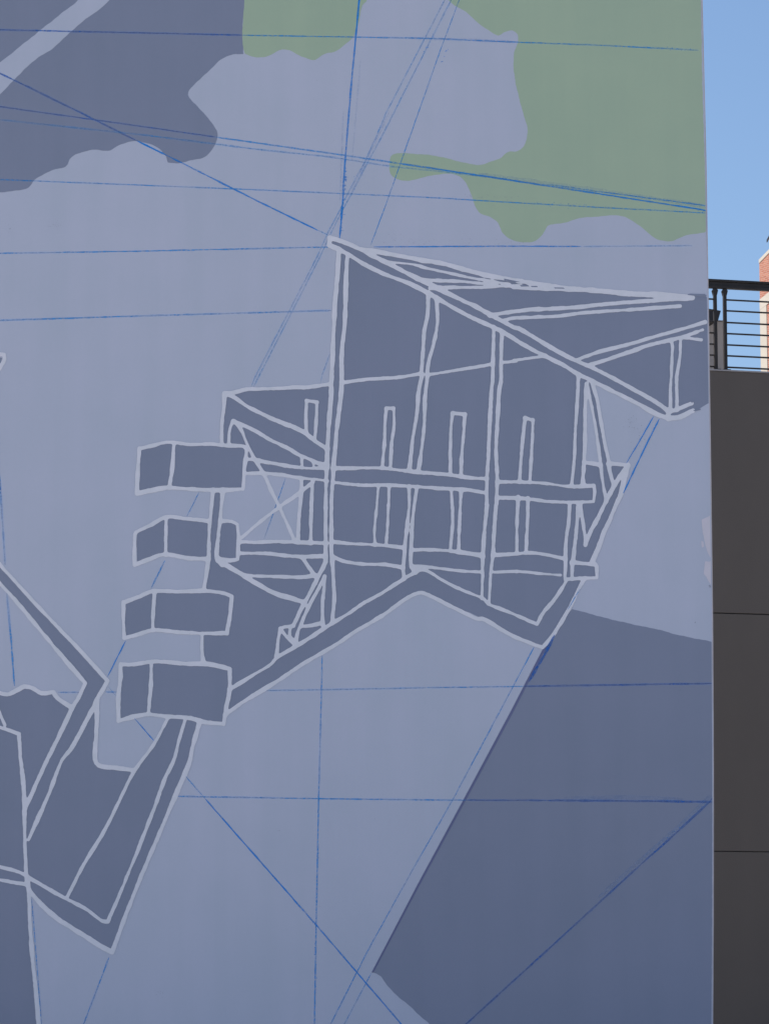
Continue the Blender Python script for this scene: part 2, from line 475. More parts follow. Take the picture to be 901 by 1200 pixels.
# left wing
stp(5.0, ('D4', [(115, 192), (220, 178), (350, 147), (500, 144), (700, 135), (880, 125)]), ('B3', [(480, 63), (610, 46)]))
st('D4', 4.6, (115, 190), (110, 330), (92, 470), (86, 600), (88, 730))
stp(5.0, ('D4', [(140, 195), (230, 240), (350, 325), (500, 400), (650, 470), (800, 530)]), ('B3', [(400, 262), (480, 302), (540, 350), (600, 388)]))
stp(4.8, ('D4', [(205, 482), (330, 532), (450, 592), (560, 660), (700, 730), (820, 787)]), ('B3', [(440, 414), (500, 440), (550, 464), (598, 474)]))
st('D4', 3.8, (208, 478), (174, 560), (162, 650), (160, 730))
stp(4.2, ('D4', [(225, 488), (290, 570), (330, 670), (380, 780), (430, 880)]), ('B3', [(265, 520), (310, 620), (350, 700), (390, 790), (430, 880)]))
st('B3', 4.4, (150, 855), (230, 785), (340, 700), (440, 630), (480, 598), (525, 562))
st('B3', 3.6, (172, 440), (240, 448))
st('B3', 4.2, (235, 450), (320, 465), (400, 479), (500, 490), (600, 488))
st('B3', 4.2, (165, 518), (260, 516), (360, 525), (440, 539), (540, 548), (600, 558))
st('B3', 4.4, (464, 548), (461, 640), (451, 740), (444, 880)); st('B3', 4.2, (522, 555), (515, 700), (512, 885))
st('B3', 4.0, (466, 430), (467, 488)); st('B3', 3.0, (524, 455), (528, 488)); st('B3', 3.4, (560, 466), (575, 488))
st('B3', 4.0, (490, 132), (487, 220), (489, 300)); st('B3', 4.4, (490, 133), (520, 137), (545, 142)); st('B3', 4.0, (545, 142), (541, 240), (534, 345))
st('B4', 4.6, (140, 158), (240, 160), (340, 156), (450, 160), (595, 164))
st('B4', 4.6, (140, 218), (280, 219), (380, 230), (470, 236), (590, 233))
st('D6', 4.4, (375, 110), (440, 210), (505, 300))
st('B4', 4.6, (165, 336), (340, 341), (470, 344), (535, 335))
st('B4', 5.6, (25, 252), (60, 277), (130, 318), (215, 370), (320, 428), (400, 452), (472, 474))
# box with rounded corners behind the second balcony
st('B4', 4.6, (36, 48), (95, 50), (125, 66), (131, 130), (128, 250), (90, 256), (30, 246))
stp(4.8, ('B1', [(590, 605), (575, 760)]), ('B2', [(570, 0), (561, 80), (558, 150), (585, 190)]))
stp(4.6, ('B1', [(538, 605), (525, 750)]), ('B2', [(518, 0), (514, 150), (502, 240), (490, 320)]))
# small pieces at the foot of the left gable
st('D6', 4.6, (600, 300), (545, 415), (480, 530), (420, 650), (370, 770), (325, 880), (310, 970))
st('D6', 4.4, (602, 305), (592, 450), (580, 550), (578, 700), (586, 800))
st('D6', 4.2, (360, 810), (480, 794), (575, 772))
st('D6', 4.4, (155, 825), (210, 808), (290, 802)); st('D6', 4.4, (155, 828), (132, 950), (125, 1050), (112, 1105))
st('D6', 4.0, (170, 850), (235, 930), (300, 985)); st('D6', 4.2, (255, 830), (250, 900), (300, 960))
# four balcony boxes
st('B1', 5.0, (150, 388), (220, 370), (300, 352), (420, 365), (520, 362), (600, 370), (700, 374), (713, 390), (705, 480), (696, 600), (560, 606), (420, 600), (300, 592), (220, 605), (137, 624), (140, 520), (150, 386))
st('B1', 4.6, (332, 355), (324, 480), (308, 592))
stp(5.0, ('B1', [(510, 768), (390, 755), (290, 747), (210, 790), (134, 826)]), ('B2', [(126, 30), (124, 120), (126, 188), (200, 160), (280, 133), (400, 153), (508, 158)]))
stp(4.4, ('B1', [(292, 752)]), ('B2', [(290, 0), (288, 135)]))
st('B2', 4.8, (66, 388), (140, 360), (220, 328), (360, 330), (500, 326), (600, 340), (636, 356), (628, 450), (612, 550), (500, 551), (360, 545), (220, 533), (140, 558), (70, 575), (65, 480), (66, 386))
st('B2', 4.4, (230, 330), (222, 440), (220, 535))
st('B2', 4.8, (480, 552), (480, 640), (486, 705))
st('B2', 5.2, (52, 716), (130, 713), (215, 700), (300, 702), (400, 711), (500, 712), (580, 726), (626, 738), (625, 850), (610, 930), (594, 1028), (500, 1020), (400, 995), (300, 990), (200, 978), (130, 988), (40, 1013), (38, 900), (48, 800), (52, 714))
st('B2', 4.6, (213, 705), (210, 820), (198, 975))
# tower lines below the balconies
stp(4.6, ('C1', [(682, 698), (620, 810), (545, 912)]), ('C2', [(480, 280), (420, 400), (340, 530), (272, 665)]))
stp(4.6, ('C1', [(750, 708), (725, 790), (705, 870)]), ('C2', [(670, 180), (630, 290), (580, 420), (540, 520), (490, 640), (438, 762), (415, 760), (350, 712), (250, 660), (120, 585), (90, 567), (50, 553), (0, 540)]))
stp(5.4, ('C1', [(810, 712), (780, 820)]), ('C2', [(770, 110), (720, 230), (640, 420), (580, 560), (520, 710), (455, 886), (400, 857), (330, 812), (240, 755), (170, 695), (118, 635)]))
st('C2', 4.6, (110, 612), (60, 604), (0, 593))
stp(5.2, ('C1', [(0, 736), (50, 752), (78, 762), (82, 860)]), ('C2', [(86, 120), (97, 230), (100, 400), (103, 500), (108, 580), (117, 640), (121, 760), (131, 900), (146, 1050), (157, 1178)]))
st('C1', 4.6, (0, 682), (20, 728))
st('C1', 5.4, (0, 597), (30, 602), (70, 585), (100, 570), (130, 575), (170, 597), (215, 592), (240, 622), (290, 655))
stp(5.0, ('C1', [(0, 76), (40, 120), (140, 230), (240, 335), (340, 440), (436, 547), (400, 612), (350, 710), (290, 820)]), ('C2', [(250, 110), (200, 240), (160, 330), (116, 430)]))
stp(5.0, ('C1', [(0, 152), (60, 217), (160, 337), (260, 457), (346, 556), (320, 612), (290, 665), (230, 790)]), ('C2', [(180, 130), (104, 300)]))
st('C1', 5.2, (395, 625), (392, 740), (386, 868), (400, 890), (470, 900), (538, 909))
st('C3', 4.4, (-60, 150), (0, 141), (20, 142), (22, 165), (8, 192), (-20, 240), (-50, 300))

def value_noise(x, y, s, seed):
    xi, yi = x / s, y / s
    x0, y0 = np.floor(xi).astype(int), np.floor(yi).astype(int)
    fx, fy = xi - x0, yi - y0
    fx, fy = fx * fx * (3 - 2 * fx), fy * fy * (3 - 2 * fy)
    def h(a, b):
        v = np.sin(a * 127.1 + b * 311.7 + seed * 74.7) * 43758.5453
        return v - np.floor(v)
    return (h(x0, y0) * (1 - fx) + h(x0 + 1, y0) * fx) * (1 - fy) + (h(x0, y0 + 1) * (1 - fx) + h(x0 + 1, y0 + 1) * fx) * fy

def build_outline(name, strokes, mat, off, g=0.7, k=2.0):
    X0, X1, Y0, Y1 = -100, 836, 255, 1300
    nx, ny = int((X1 - X0) / g) + 1, int((Y1 - Y0) / g) + 1
    D = np.full((ny, nx), 50.0, dtype=np.float64)
    for pts, w in strokes:
        q = catmull(pts, 3.0, False, 50)
        xs = [p[0] for p in q]; ys = [p[1] for p in q]
        pad = w + 8
        i0 = max(0, int((min(xs) - pad - X0) / g)); i1 = min(nx, int((max(xs) + pad - X0) / g) + 2)
        j0 = max(0, int((min(ys) - pad - Y0) / g)); j1 = min(ny, int((max(ys) + pad - Y0) / g) + 2)
        if i1 <= i0 or j1 <= j0: continue
        d = np.full((j1 - j0, i1 - i0), 50.0)
        for (ax, ay), (bx, by) in zip(q, q[1:]):
            a0 = max(i0, int((min(ax, bx) - pad - X0) / g)); a1 = min(i1, int((max(ax, bx) + pad - X0) / g) + 2)
            c0 = max(j0, int((min(ay, by) - pad - Y0) / g)); c1 = min(j1, int((max(ay, by) + pad - Y0) / g) + 2)
            if a1 <= a0 or c1 <= c0: continue
            gx = X0 + np.arange(a0, a1) * g; gy = Y0 + np.arange(c0, c1) * g
            PX, PY = np.meshgrid(gx, gy)
            vx, vy = bx - ax, by - ay
            L2 = vx * vx + vy * vy + 1e-9
            t = np.clip(((PX - ax) * vx + (PY - ay) * vy) / L2, 0, 1)
            dd = np.hypot(PX - ax - t * vx, PY - ay - t * vy) - w / 2
            s = d[c0 - j0:c1 - j0, a0 - i0:a1 - i0]
            np.minimum(s, dd, out=s)
        s = D[j0:j1, i0:i1]
        h = np.maximum(k - np.abs(s - d), 0) / k
        s[...] = np.minimum(s, d) - h * h * k * 0.25
    gx = X0 + np.arange(nx) * g; gy = Y0 + np.arange(ny) * g
    PX, PY = np.meshgrid(gx, gy)
    D += (value_noise(PX, PY, 9.0, 1) - 0.5) * 0.9 + (value_noise(PX, PY, 26.0, 2) - 0.5) * 0.8 + (value_noise(PX, PY, 3.2, 3) - 0.5) * 0.45
    D[:, 0] = D[:, -1] = 9; D[0, :] = D[-1, :] = 9
    inside = D < 0
    verts, faces, cache = [], [], {}
    def gv(j, i):
        key = (j, i)
        if key not in cache:
            cache[key] = len(verts); verts.append((X0 + i * g, Y0 + j * g))
        return cache[key]
    def ev(j, i, j2, i2):
        if (j2, i2) < (j, i): j, i, j2, i2 = j2, i2, j, i
        key = (j, i, j2, i2)
        if key not in cache:
            a, b = D[j, i], D[j2, i2]
            t = a / (a - b)
            cache[key] = len(verts)
            verts.append((X0 + (i + (i2 - i) * t) * g, Y0 + (j + (j2 - j) * t) * g))
        return cache[key]
    code = (inside[:-1, :-1].astype(int) + inside[:-1, 1:] * 2 + inside[1:, 1:] * 4 + inside[1:, :-1] * 8)
    for j in range(ny - 1):
        row = code[j]
        nz = np.nonzero(row)[0]
        run = None
        for i in nz:
            c = row[i]
            if c == 15:
                if run is None: run = i
                if i + 1 >= nx - 1 or row[i + 1] != 15:
                    faces.append((gv(j, run), gv(j + 1, run), gv(j + 1, i + 1), gv(j, i + 1)))
                    run = None
                continue
            cs = [(j, i), (j, i + 1), (j + 1, i + 1), (j + 1, i)]
            poly = []
            for q in range(4):
                a, b = cs[q], cs[(q + 1) % 4]
                ia, ib = inside[a], inside[b]
                if ia: poly.append(gv(*a))
                if ia != ib: poly.append(ev(a[0], a[1], b[0], b[1]))
            if len(poly) >= 3: faces.append(tuple(reversed(poly)))
    co = []
    for x, y in verts:
        x, y = clip_edge((x, y))
        co.append(wp(x, y, off))
    return mesh_obj(name, co, faces, mat, wall)

OL = build_outline('painted_outline', STROKES, M['pale'], 0.010)
OL['label'] = 'hand brushed pale outlines of the drawn building'

# ---- big colour fields
O1, O2 = 0.002, 0.004
patch('painted_shape', [(290, -330), (284, -200), (287, -90)] + tr('A1', (860, 0), (852, 100), (855, 190), (820, 192), (775, 210), (740, 245), (690, 290), (662, 325), (665, 345), (700, 380), (730, 415), (762, 460), (763, 490), (750, 520), (720, 552), (670, 565), (620, 575), (590, 572), (583, 550), (555, 520), (510, 502), (470, 497), (420, 510), (385, 530), (330, 527), (280, 538), (250, 555), (232, 585), (190, 597), (150, 615), (120, 635), (100, 660), (50, 672), (0, 677)) + [(-60, 232), (-130, 214), (-230, 236), (-330, 205), (-400, 120), (-400, -330)],
      M['slate'], O1, 'slate blue cloud shape in the upper left')
patch('painted_band', [(318, -160), (200, -80)] + tr('A1', (385, 0), (350, 33), (300, 68), (240, 120), (180, 175), (130, 205), (60, 270), (0, 332)) + [(-60, 160), (-60, 118)] + tr('A1', (0, 220), (100, 140), (200, 60), (275, 0)) + [(160, -70), (280, -160)],
      M['lavender'], O2, 'lavender diagonal band left open in the slate shape')
patch('painted_shape', [(292, -330), (284, -200), (286, -90)] + tr('A2', (258, 0), (252, 100), (252, 150), (260, 190), (290, 200), (335, 200), (360, 188), (385, 175), (420, 178), (445, 192), (475, 205), (500, 212), (515, 205), (540, 190), (580, 180), (620, 150), (642, 128), (662, 70), (672, 20), (690, 0)) + [(440, -90), (470, -190), (452, -330)],
      M['green'], 0.003, 'small sage green shape at the top')
patch('painted_shape', [(470, -330), (505, -220), (480, -120), (500, -50)] + tr('A3', (375, 0), (440, 45), (490, 90), (530, 115), (550, 125), (570, 115), (600, 107), (618, 120), (618, 150), (605, 190), (605, 250), (615, 310), (635, 390), (652, 450), (650, 490), (635, 520), (615, 532), (585, 535), (560, 555), (525, 568), (490, 580), (440, 575), (380, 560), (320, 547), (230, 540), (190, 540), (172, 552), (168, 600), (180, 622), (225, 637), (270, 628), (330, 615), (390, 612), (420, 625), (445, 660), (460, 700), (468, 722))
      + [(562, 250), (575, 255), (583, 261), (588, 273), (597, 280), (612, 284), (624.7, 283), (634, 276), (641, 265), (648, 262.5), (662, 261), (676, 256), (695, 254), (709, 253), (720, 252), (734, 255.5), (748, 264), (759, 273.6), (770, 280.5), (784, 283), (795, 279), (806, 275), (824.5, 272.5), (826.5, 271.5), (825, 200), (822, 100), (820.3, 0), (818, -90), (812, -330)],
      M['green'], O1, 'large sage green shape in the upper right')
patch('painted_shape', [(645, 748), (657, 729), (669.5, 713.6), (712, 725), (756, 735), (770, 737.6), (790.6, 743.4), (833, 752), (833.6, 860), (833.6, 1000), (833, 1200), (833, 1420), (640, 1420), (600, 1290), (548, 1245)] +
      tr('D8', (530, 772), (460, 710), (380, 635), (290, 560), (220, 490), (170, 420), (130, 390), (95, 385)) + tr('C5', (385, 490), (570, 150), (606, 82)),
      M['slate'], O1, 'large slate blue field in the lower right')
# darker double-coated strip along its slanted side
patch('painted_strip', [(640.0, 751.5), (643.5, 751), (600.5, 835), (549.5, 930), (492, 1036), (437.5, 1139.5), (435.2, 1139.2), (489.5, 1035), (547.2, 928), (598, 833)],
      M['overlap'], O2, smooth=False, wob=0.15)

MAIN = (tr('R6', (62, 112), (120, 127), (200, 160), (330, 180), (440, 202), (560, 222), (660, 250), (760, 275), (901, 298)) +
        tr('R7', (160, 302), (280, 318), (400, 326), (520, 336), (640, 341), (760, 352)) + [(806, 344.5), (814, 346), (826, 346.5), (828, 349), (829, 410), (829.6, 440), (830.6, 472.4)] +
        tr('D3', (700, 535), (630, 556), (560, 575), (460, 625), (400, 645), (330, 632)) + tr('R7', (560, 802), (460, 752), (360, 702)) +
        tr('B7', (590, 130), (612, 200), (628, 300), (647, 400), (664, 490)) + tr('D7', (350, 150), (420, 160), (503, 168), (472, 270), (442, 400), (400, 492), (360, 590), (310, 700), (270, 810), (222, 922), (250, 946), (254, 1048), (165, 1052)) +
        tr('B8', (528, 520), (490, 600), (440, 690), (390, 766), (348, 814), (300, 797), (200, 756), (100, 697), (0, 647)) +
        tr('B6', (680, 685), (560, 625), (510, 606), (470, 615), (400, 658), (300, 730), (160, 811)) + tr('D6', (560, 1080), (370, 1190)) +
        tr('B2', (901, 787), (800, 850), (700, 910), (602, 980), (480, 900), (485, 705), (480, 640), (480, 552), (420, 440), (491, 320), (502, 240), (514, 150), (518, 0)) +
        tr('B1', (525, 750), (538, 605), (560, 520), (600, 400)) + tr('D4', (90, 720), (86, 600), (92, 470), (110, 330), (115, 192), (220, 178), (350, 147), (500, 144), (700, 135)) +
        tr('B3', (480, 63), (612, 46), (620, 20)) + tr('R6', (73, 620), (78, 500), (85, 370), (95, 260), (100, 160), (60, 140)))
patch('painted_shape', MAIN, M['slate'], O1, 'slate blue body of the drawn building', smooth=False, wob=0.0)
patch('painted_gap', tr('B3', (48, 607), (160, 603), (168, 518), (260, 517), (360, 526), (440, 540), (464, 548), (461, 640), (451, 740), (444, 878), (148, 878), (132, 800), (125, 786), (100, 772), (40, 770)),
      M['lavender'], O2, 'open lavender bay crossed by pale diagonals', smooth=False, wob=0)
patch('painted_gap', tr('B7', (562, 150), (553, 300), (549, 498), (625, 512), (602, 330), (578, 210)), M['lavender'], O2, smooth=False, wob=0)

boxes = [
    tr('B1', (150, 388), (220, 370), (300, 352), (420, 365), (520, 362), (600, 370), (700, 374), (713, 390), (705, 480), (696, 600), (560, 606), (420, 600), (300, 592), (220, 605), (137, 624), (140, 520)),
    tr('B1', (134, 826), (210, 790), (290, 747), (390, 755), (514, 768)) + tr('B2', (512, 0), (508, 158), (400, 153), (280, 133), (200, 160), (126, 188), (124, 120)),
    tr('B2', (66, 388), (140, 360), (220, 328), (360, 330), (500, 326), (600, 340), (636, 356), (628, 450), (612, 550), (500, 551), (360, 545), (220, 533), (140, 558), (70, 575)),
    tr('B2', (52, 716), (130, 713), (215, 700), (300, 702), (400, 711), (500, 712), (580, 726), (626, 738), (625, 850), (610, 930), (594, 1028), (500, 1020), (400, 995), (300, 990), (200, 978), (130, 988), (40, 1013), (38, 900))]
for b, nm in zip(boxes, ('topmost', 'second', 'third', 'lowest')):
    patch('painted_box', b, M['slate'], 0.0035, '%s of the four slate blue boxes' % nm, smooth=False, wob=0)
patch('painted_box', tr('B4', (36, 48), (95, 50), (125, 66), (131, 130), (128, 250), (90, 256), (30, 246), (20, 220)), M['slate'], 0.0055, smooth=False, wob=0)

LOW = ([(-300, 360)] + tr('C1', (0, 76), (40, 120), (140, 230), (240, 335), (340, 440), (436, 547), (400, 612), (394, 640), (392, 740), (386, 868), (400, 890), (470, 900), (552, 912), (620, 810), (682, 698), (810, 712), (780, 820)) +
       tr('C2', (770, 110), (720, 230), (640, 420), (580, 560), (520, 710), (455, 886), (400, 857), (330, 812), (240, 755), (170, 695), (118, 635), (121, 760), (131, 900), (146, 1050), (157, 1178)) + [(62, 1420), (-300, 1420), (-300, 800), (-180, 812), (-90, 802)] +
       tr('C1', (0, 597), (30, 602), (70, 585), (100, 570), (130, 575), (170, 597), (215, 592), (240, 622), (290, 655), (320, 612), (346, 556), (260, 457), (160, 337), (60, 217), (0, 152)) + [(-300, 420)])
patch('painted_shape', LOW, M['slate'], O1, 'slate blue lower left structure of the drawing', smooth=False, wob=0)
patch('painted_shape', [(-40, 416), (0, 419), (2.5, 419.5), (1, 425), (-30, 450)], M['slate'], O1, smooth=False, wob=0)
# small grey brush marks at the right hand ends of the strokes
for b in (tr('D2', (580, 232), (610, 218), (690, 222), (760, 222), (790, 240), (700, 246)), tr('D2', (690, 262), (770, 262), (770, 276), (700, 276)),
          tr('D3', (600, 450), (640, 440), (655, 455), (630, 470)), tr('D3', (640, 548), (720, 530), (720, 545), (660, 560)),
          tr('R7', (66, 303), (100, 303), (106, 309), (72, 310)), tr('R7', (112, 307), (138, 307), (142, 312), (116, 312)), tr('R7', (210, 313), (250, 314), (256, 319), (214, 318)),
          tr('R7', (0, 276), (40, 284), (68, 290), (40, 292), (0, 284))):
    patch('brush_mark', b, M['slate'], 0.0115, smooth=False, wob=0)
# repaired spot on the right hand corner
t1 = patch('touch_up_patch', tr('T', (196, 150), (150, 170), (68, 205), (72, 290), (82, 380), (96, 430), (112, 520), (128, 580), (150, 640), (200, 720)), M['putty'], O2, 'pale bare touch up at the corner', wob=0.12)
patch('touch_up_patch', tr('T', (200, 730), (170, 745), (112, 738), (100, 830), (96, 900), (130, 940), (150, 985), (185, 1040), (205, 1060)), M['putty'], O2, wob=0.12)
patch('touch_up_patch', tr('T', (60, 480), (90, 490), (100, 550), (70, 565)), M['putty'], O2, wob=0.1)

# ------------------------------------------------------------------ snapped chalk lines, each its own part
CH = [0]
def line(kind, w, *parts, noext=False):
    pts = []
    for z, p in parts: pts += tr(z, *p)
    if not noext: pts = extend(pts, 70)
    rr = random.Random(CH[0] * 17 + 3)
    CH[0] += 1
    off = 0.006 + 0.0001 * CH[0]
    q = []
    for a, b in zip(pts, pts[1:]):
        n = max(1, int(math.hypot(b[0] - a[0], b[1] - a[1]) / 6))
        for i in range(n): q.append((a[0] + (b[0] - a[0]) * i / n, a[1] + (b[1] - a[1]) * i / n))
    q.append(pts[-1])
    vs, fs = [], []
    for i, p in enumerate(q):
        a = q[max(0, i - 1)]; b = q[min(len(q) - 1, i + 1)]
        L = math.hypot(b[0] - a[0], b[1] - a[1]) + 1e-9
        nx, ny = -(b[1] - a[1]) / L, (b[0] - a[0]) / L
        ww = w * 0.5 * (1 + rr.uniform(-0.28, 0.28))
        if i in (0, len(q) - 1): ww *= 0.4
        j = rr.uniform(-0.12, 0.12)
        vs.append(wp(*clip_edge((p[0] + nx * (ww + j), p[1] + ny * (ww + j))), off))
        vs.append(wp(*clip_edge((p[0] - nx * (ww - j), p[1] - ny * (ww - j))), off))
    for i in range(len(q) - 1):
        fs.append((2 * i, 2 * i + 1, 2 * i + 3, 2 * i + 2))
    return mesh_obj('chalk_line', vs, fs, M['chalk_' + kind], wall)

line('deep', 1.6, ('P', [(0, 35), (285, 41.3)]))
line('mid', 1.5, ('P', [(285, 41.3), (300, 41.6), (500, 45), (590, 49), (700, 53), (818, 59)]))
line('deep', 1.9, ('P', [(0, 86), (33, 102), (93, 131.5), (143, 156.5), (160, 165)]))
line('strong', 1.8, ('P', [(160, 165), (196, 182.5)]), noext=True)
line('strong', 1.8, ('P', [(196, 182.5), (300, 235), (372, 270)]), noext=True)
line('faint', 1.4, ('P', [(372, 270), (384, 275.5)]), noext=True)
line('deep', 1.3, ('P', [(0, 125), (150, 146), (253, 160.8)]))
line('mid', 1.7, ('P', [(253, 160.8), (300, 167.5), (406, 182.5), (466.6, 191.5)]))
line('strong', 1.9, ('P', [(466.6, 191.5), (566.5, 206.5), (700, 227), (826, 246.5)]))
line('mid', 1.6, ('P', [(640, 216), (700, 224.5), (826, 241)]))
line('faint', 1.6, ('P', [(0, 140.5), (166.5, 158), (300, 175), (386.5, 184), (456.6, 195), (520, 201.5), (600, 211)]))
line('mid', 1.3, ('P', [(0, 210.5), (300, 222.5), (500, 231.4), (600, 237.4), (700, 243), (826, 249.7)]))
line('mid', 1.5, ('P', [(0, 297), (160, 294.5), (388, 289.5)]))
line('strong', 1.4, ('P', [(437, 289.5), (600, 288.5), (680, 289)]))
line('faint', 1.3, ('P', [(680, 289), (750, 288.5), (810, 288)]))
line('mid', 1.7, ('P', [(0, 375.5), (160, 370.5), (388, 364)]))
line('strong', 2.0, ('P', [(420.5, 0), (411, 100), (403, 200), (400.8, 240), (397.5, 280)]))
line('haze', 2.0, ('P', [(402, 130), (400, 180), (398, 235)]), noext=True)
line('haze', 1.6, ('P', [(422, 70), (416, 140), (412, 190)]), noext=True)
line('faint', 1.3, ('P', [(520.5, 0), (451.6, 133), (440.5, 160), (426.5, 190.3), (407.8, 225.3), (395, 252), (383, 274), (371.7, 300), (299, 441), (294, 453)]))
line('faint', 1.4, ('P', [(528, 0), (458, 138), (447, 160), (432, 187), (412.5, 225), (398.5, 251), (388, 272), (375, 300), (303, 441), (297, 453)]))
line('haze', 2.2, ('P', [(455, 132), (428, 190), (408, 232)]), noext=True)
line('mid', 1.0, ('P', [(537.5, 0), (515, 60), (451.6, 240), (434, 287)]))
line('faint', 1.2, ('P', [(386, 415), (377.6, 438), (375, 449)]), noext=True)
line('mid', 1.0, ('P', [(334, 561), (316.6, 611), (309, 632)]), noext=True)
line('mid', 1.3, ('P', [(233, 577), (219, 605)]), noext=True)
line('mid', 1.5, ('P', [(193, 657), (176.6, 690)]), noext=True)
line('strong', 1.3, ('P', [(147, 751), (126, 793)]), noext=True)
line('mid', 2.0, ('P', [(-4, 520), (0, 565), (6, 662)]), noext=True)
line('mid', 2.0, ('P', [(8, 695), (13, 750), (17, 804)]), noext=True)
line('mid', 1.4, ('P', [(68, 811.4), (93, 811.4)]), noext=True)
line('mid', 1.4, ('P', [(123, 811), (137, 811)]), noext=True)
line('faint', 1.4, ('P', [(311, 809.4), (400, 808), (500, 806)]), noext=True)
line('mid', 1.4, ('P', [(500, 806), (614, 804.4)]), noext=True)
line('deep', 1.9, ('P', [(614, 804.4), (700, 803), (834, 801)]), noext=True)
line('mid', 1.5, ('P', [(207.7, 933.3), (375, 936), (500, 937.5), (545, 937.7)]))
line('deep', 1.6, ('P', [(545, 937.7), (640, 938)]), noext=True)
line('deep', 2.4, ('P', [(640, 938), (700, 938.3), (770, 939), (834, 939.8)]))
line('mid', 1.5, ('P', [(377, 768), (376.5, 800), (373, 934), (369.8, 1095), (368, 1200)]))
line('faint', 1.2, ('P', [(127, 805), (136, 816)]), noext=True)
line('strong', 1.2, ('P', [(157.5, 842), (180, 868)]), noext=True)
line('mid', 1.2, ('P', [(217.5, 910), (240, 936)]), noext=True)
line('strong', 1.6, ('P', [(240, 936), (370.5, 1084.5), (469.5, 1200)]))
line('mid', 1.2, ('P', [(625, 758.5), (530, 937), (480.5, 1023.5), (430, 1115), (387, 1200)]))
line('mid', 1.0, ('P', [(434.5, 1140.5), (403, 1200)]))
line('mid', 1.4, ('P', [(128, 1121), (98, 1200)]))
line('mid', 1.0, ('P', [(37, 1053), (42, 1115), (48.5, 1200)]))
line('deep', 2.2, ('P', [(835.5, 935), (790.6, 976.8), (750, 1013)]))
line('deep', 1.9, ('P', [(750, 1013), (640, 1114), (545.6, 1200)]))
line('strong', 1.1, ('P', [(765, 488), (746.7, 520), (733, 543)]), noext=True)
line('strong', 1.5, ('P', [(771.6, 491), (757, 520), (729.5, 578)]), noext=True)
line('deep', 3.0, ('P', [(649, 744), (637, 768), (627, 785), (619, 799)]), noext=True)
line('mid', 1.2, ('P', [(664, 715), (679, 690)]), noext=True)
for ty, tx in ((251.2, 400.2), (270.3, 398.6), (207.5, 403.6), (218, 402.6), (234, 401.6)):
    line('mid', 1.0, ('P', [(tx, ty), (tx + 4.0, ty + 0.3)]), noext=True)
line('haze', 4.5, ('P', [(560, 204), (700, 223), (826, 242)]))
line('haze', 4.0, ('P', [(660, 935), (740, 934), (800, 937)]), noext=True)
line('haze', 4.0, ('P', [(832, 932), (790, 972), (745, 1012), (700, 1052)]), noext=True)
line('haze', 3.0, ('P', [(480, 45), (540, 46.5), (600, 49)]), noext=True)

# chalk spatter and scuffs: uncountable flecks
def flecks(name, mat, label, zones, off):
    vs, fs = [], []
    rr = random.Random(99)
    for (xa, ya, xb, yb, spread, n, s0, s1, dense) in zones:
        for _ in range(n):
            t = rr.random()
            x = xa + (xb - xa) * t + rr.gauss(0, spread); y = ya + (yb - ya) * t + rr.gauss(0, spread)
            r = rr.uniform(s0, s1); k = rr.randint(5, 7); ph = rr.uniform(0, 6)
            el = rr.uniform(0.5, 1.0)
            b = len(vs)
            for i in range(k):
                a = ph + i * 2 * math.pi / k
                rad = r * rr.uniform(0.6, 1.2)
                vs.append(wp(*clip_edge((x + rad * math.cos(a), y + rad * el * math.sin(a))), off))
            fs.append(tuple(range(b + k - 1, b - 1, -1)))
    o = mesh_obj(name, vs, fs, mat, wall)
    o['kind'] = 'stuff'
    if label: o['label'] = label
flecks('chalk_spatter', M['chalk_strong'], 'blue chalk spatter beside the snapped lines', [
    (405, 197, 401.5, 245, 0.8, 42, 0.35, 1.15, 1), (400, 248, 398.5, 272, 1.2, 14, 0.3, 0.7, 1),
    (424, 196, 414, 222, 2.0, 22, 0.25, 0.6, 1), (782, 981, 833, 937, 1.6, 34, 0.25, 0.7, 1),
    (560, 48.5, 590, 49.5, 0.7, 14, 0.25, 0.6, 1), (780, 57, 818, 59, 0.8, 16, 0.3, 0.7, 1),
    (628, 238, 700, 242, 1.3, 30, 0.25, 0.5, 1), (818, 246, 826, 249, 1.2, 14, 0.3, 0.7, 1),
    (495, 64, 510, 35, 1.6, 12, 0.3, 0.6, 1), (516, 76, 523, 57, 0.8, 6, 0.4, 0.9, 1),
    (373, 985, 372, 1010, 0.6, 14, 0.3, 0.6, 1), (369.5, 1100, 369, 1165, 0.8, 26, 0.3, 0.7, 1)], 0.0125)
flecks('wall_scuff', M['scuff'], 'small grey scuffs and pin marks', [
    (58, 265, 72, 262, 2.5, 20, 0.2, 0.5, 1), (8, 262, 12, 275, 3, 9, 0.2, 0.45, 1), (735, 490, 752, 515, 5.0, 46, 0.2, 0.5, 1),
    (450, 281, 620, 285, 3.0, 60, 0.2, 0.45, 1), (830, 687, 832.5, 688, 0.6, 5, 0.4, 0.9, 1), (813, 729.5, 814, 730, 0.3, 3, 0.3, 0.6, 1),
    (182, 1161, 191, 1166, 1.5, 8, 0.2, 0.5, 1), (325, 973, 328, 975, 0.6, 3, 0.2, 0.5, 1), (545, 230, 610, 234, 2.5, 40, 0.2, 0.45, 1),
    (380, 60, 400, 240, 14, 26, 0.15, 0.35, 1), (100, 500, 700, 900, 160, 40, 0.15, 0.35, 1), (500, 980, 780, 1150, 60, 18, 0.15, 0.35, 1)], 0.0128)

# ------------------------------------------------------------------ charcoal retaining wall with terrace, behind
TH = math.atan(0.24)                                   # the wall turns away to the right
ND = Vector((-math.sin(TH), -math.cos(TH), 0))
P0 = hit(829, 434.4, (0, 40, 0), Vector((0, -1, 0)))   # where its top shows beside the mural
UD = Vector((math.cos(TH), -math.sin(TH), 0))
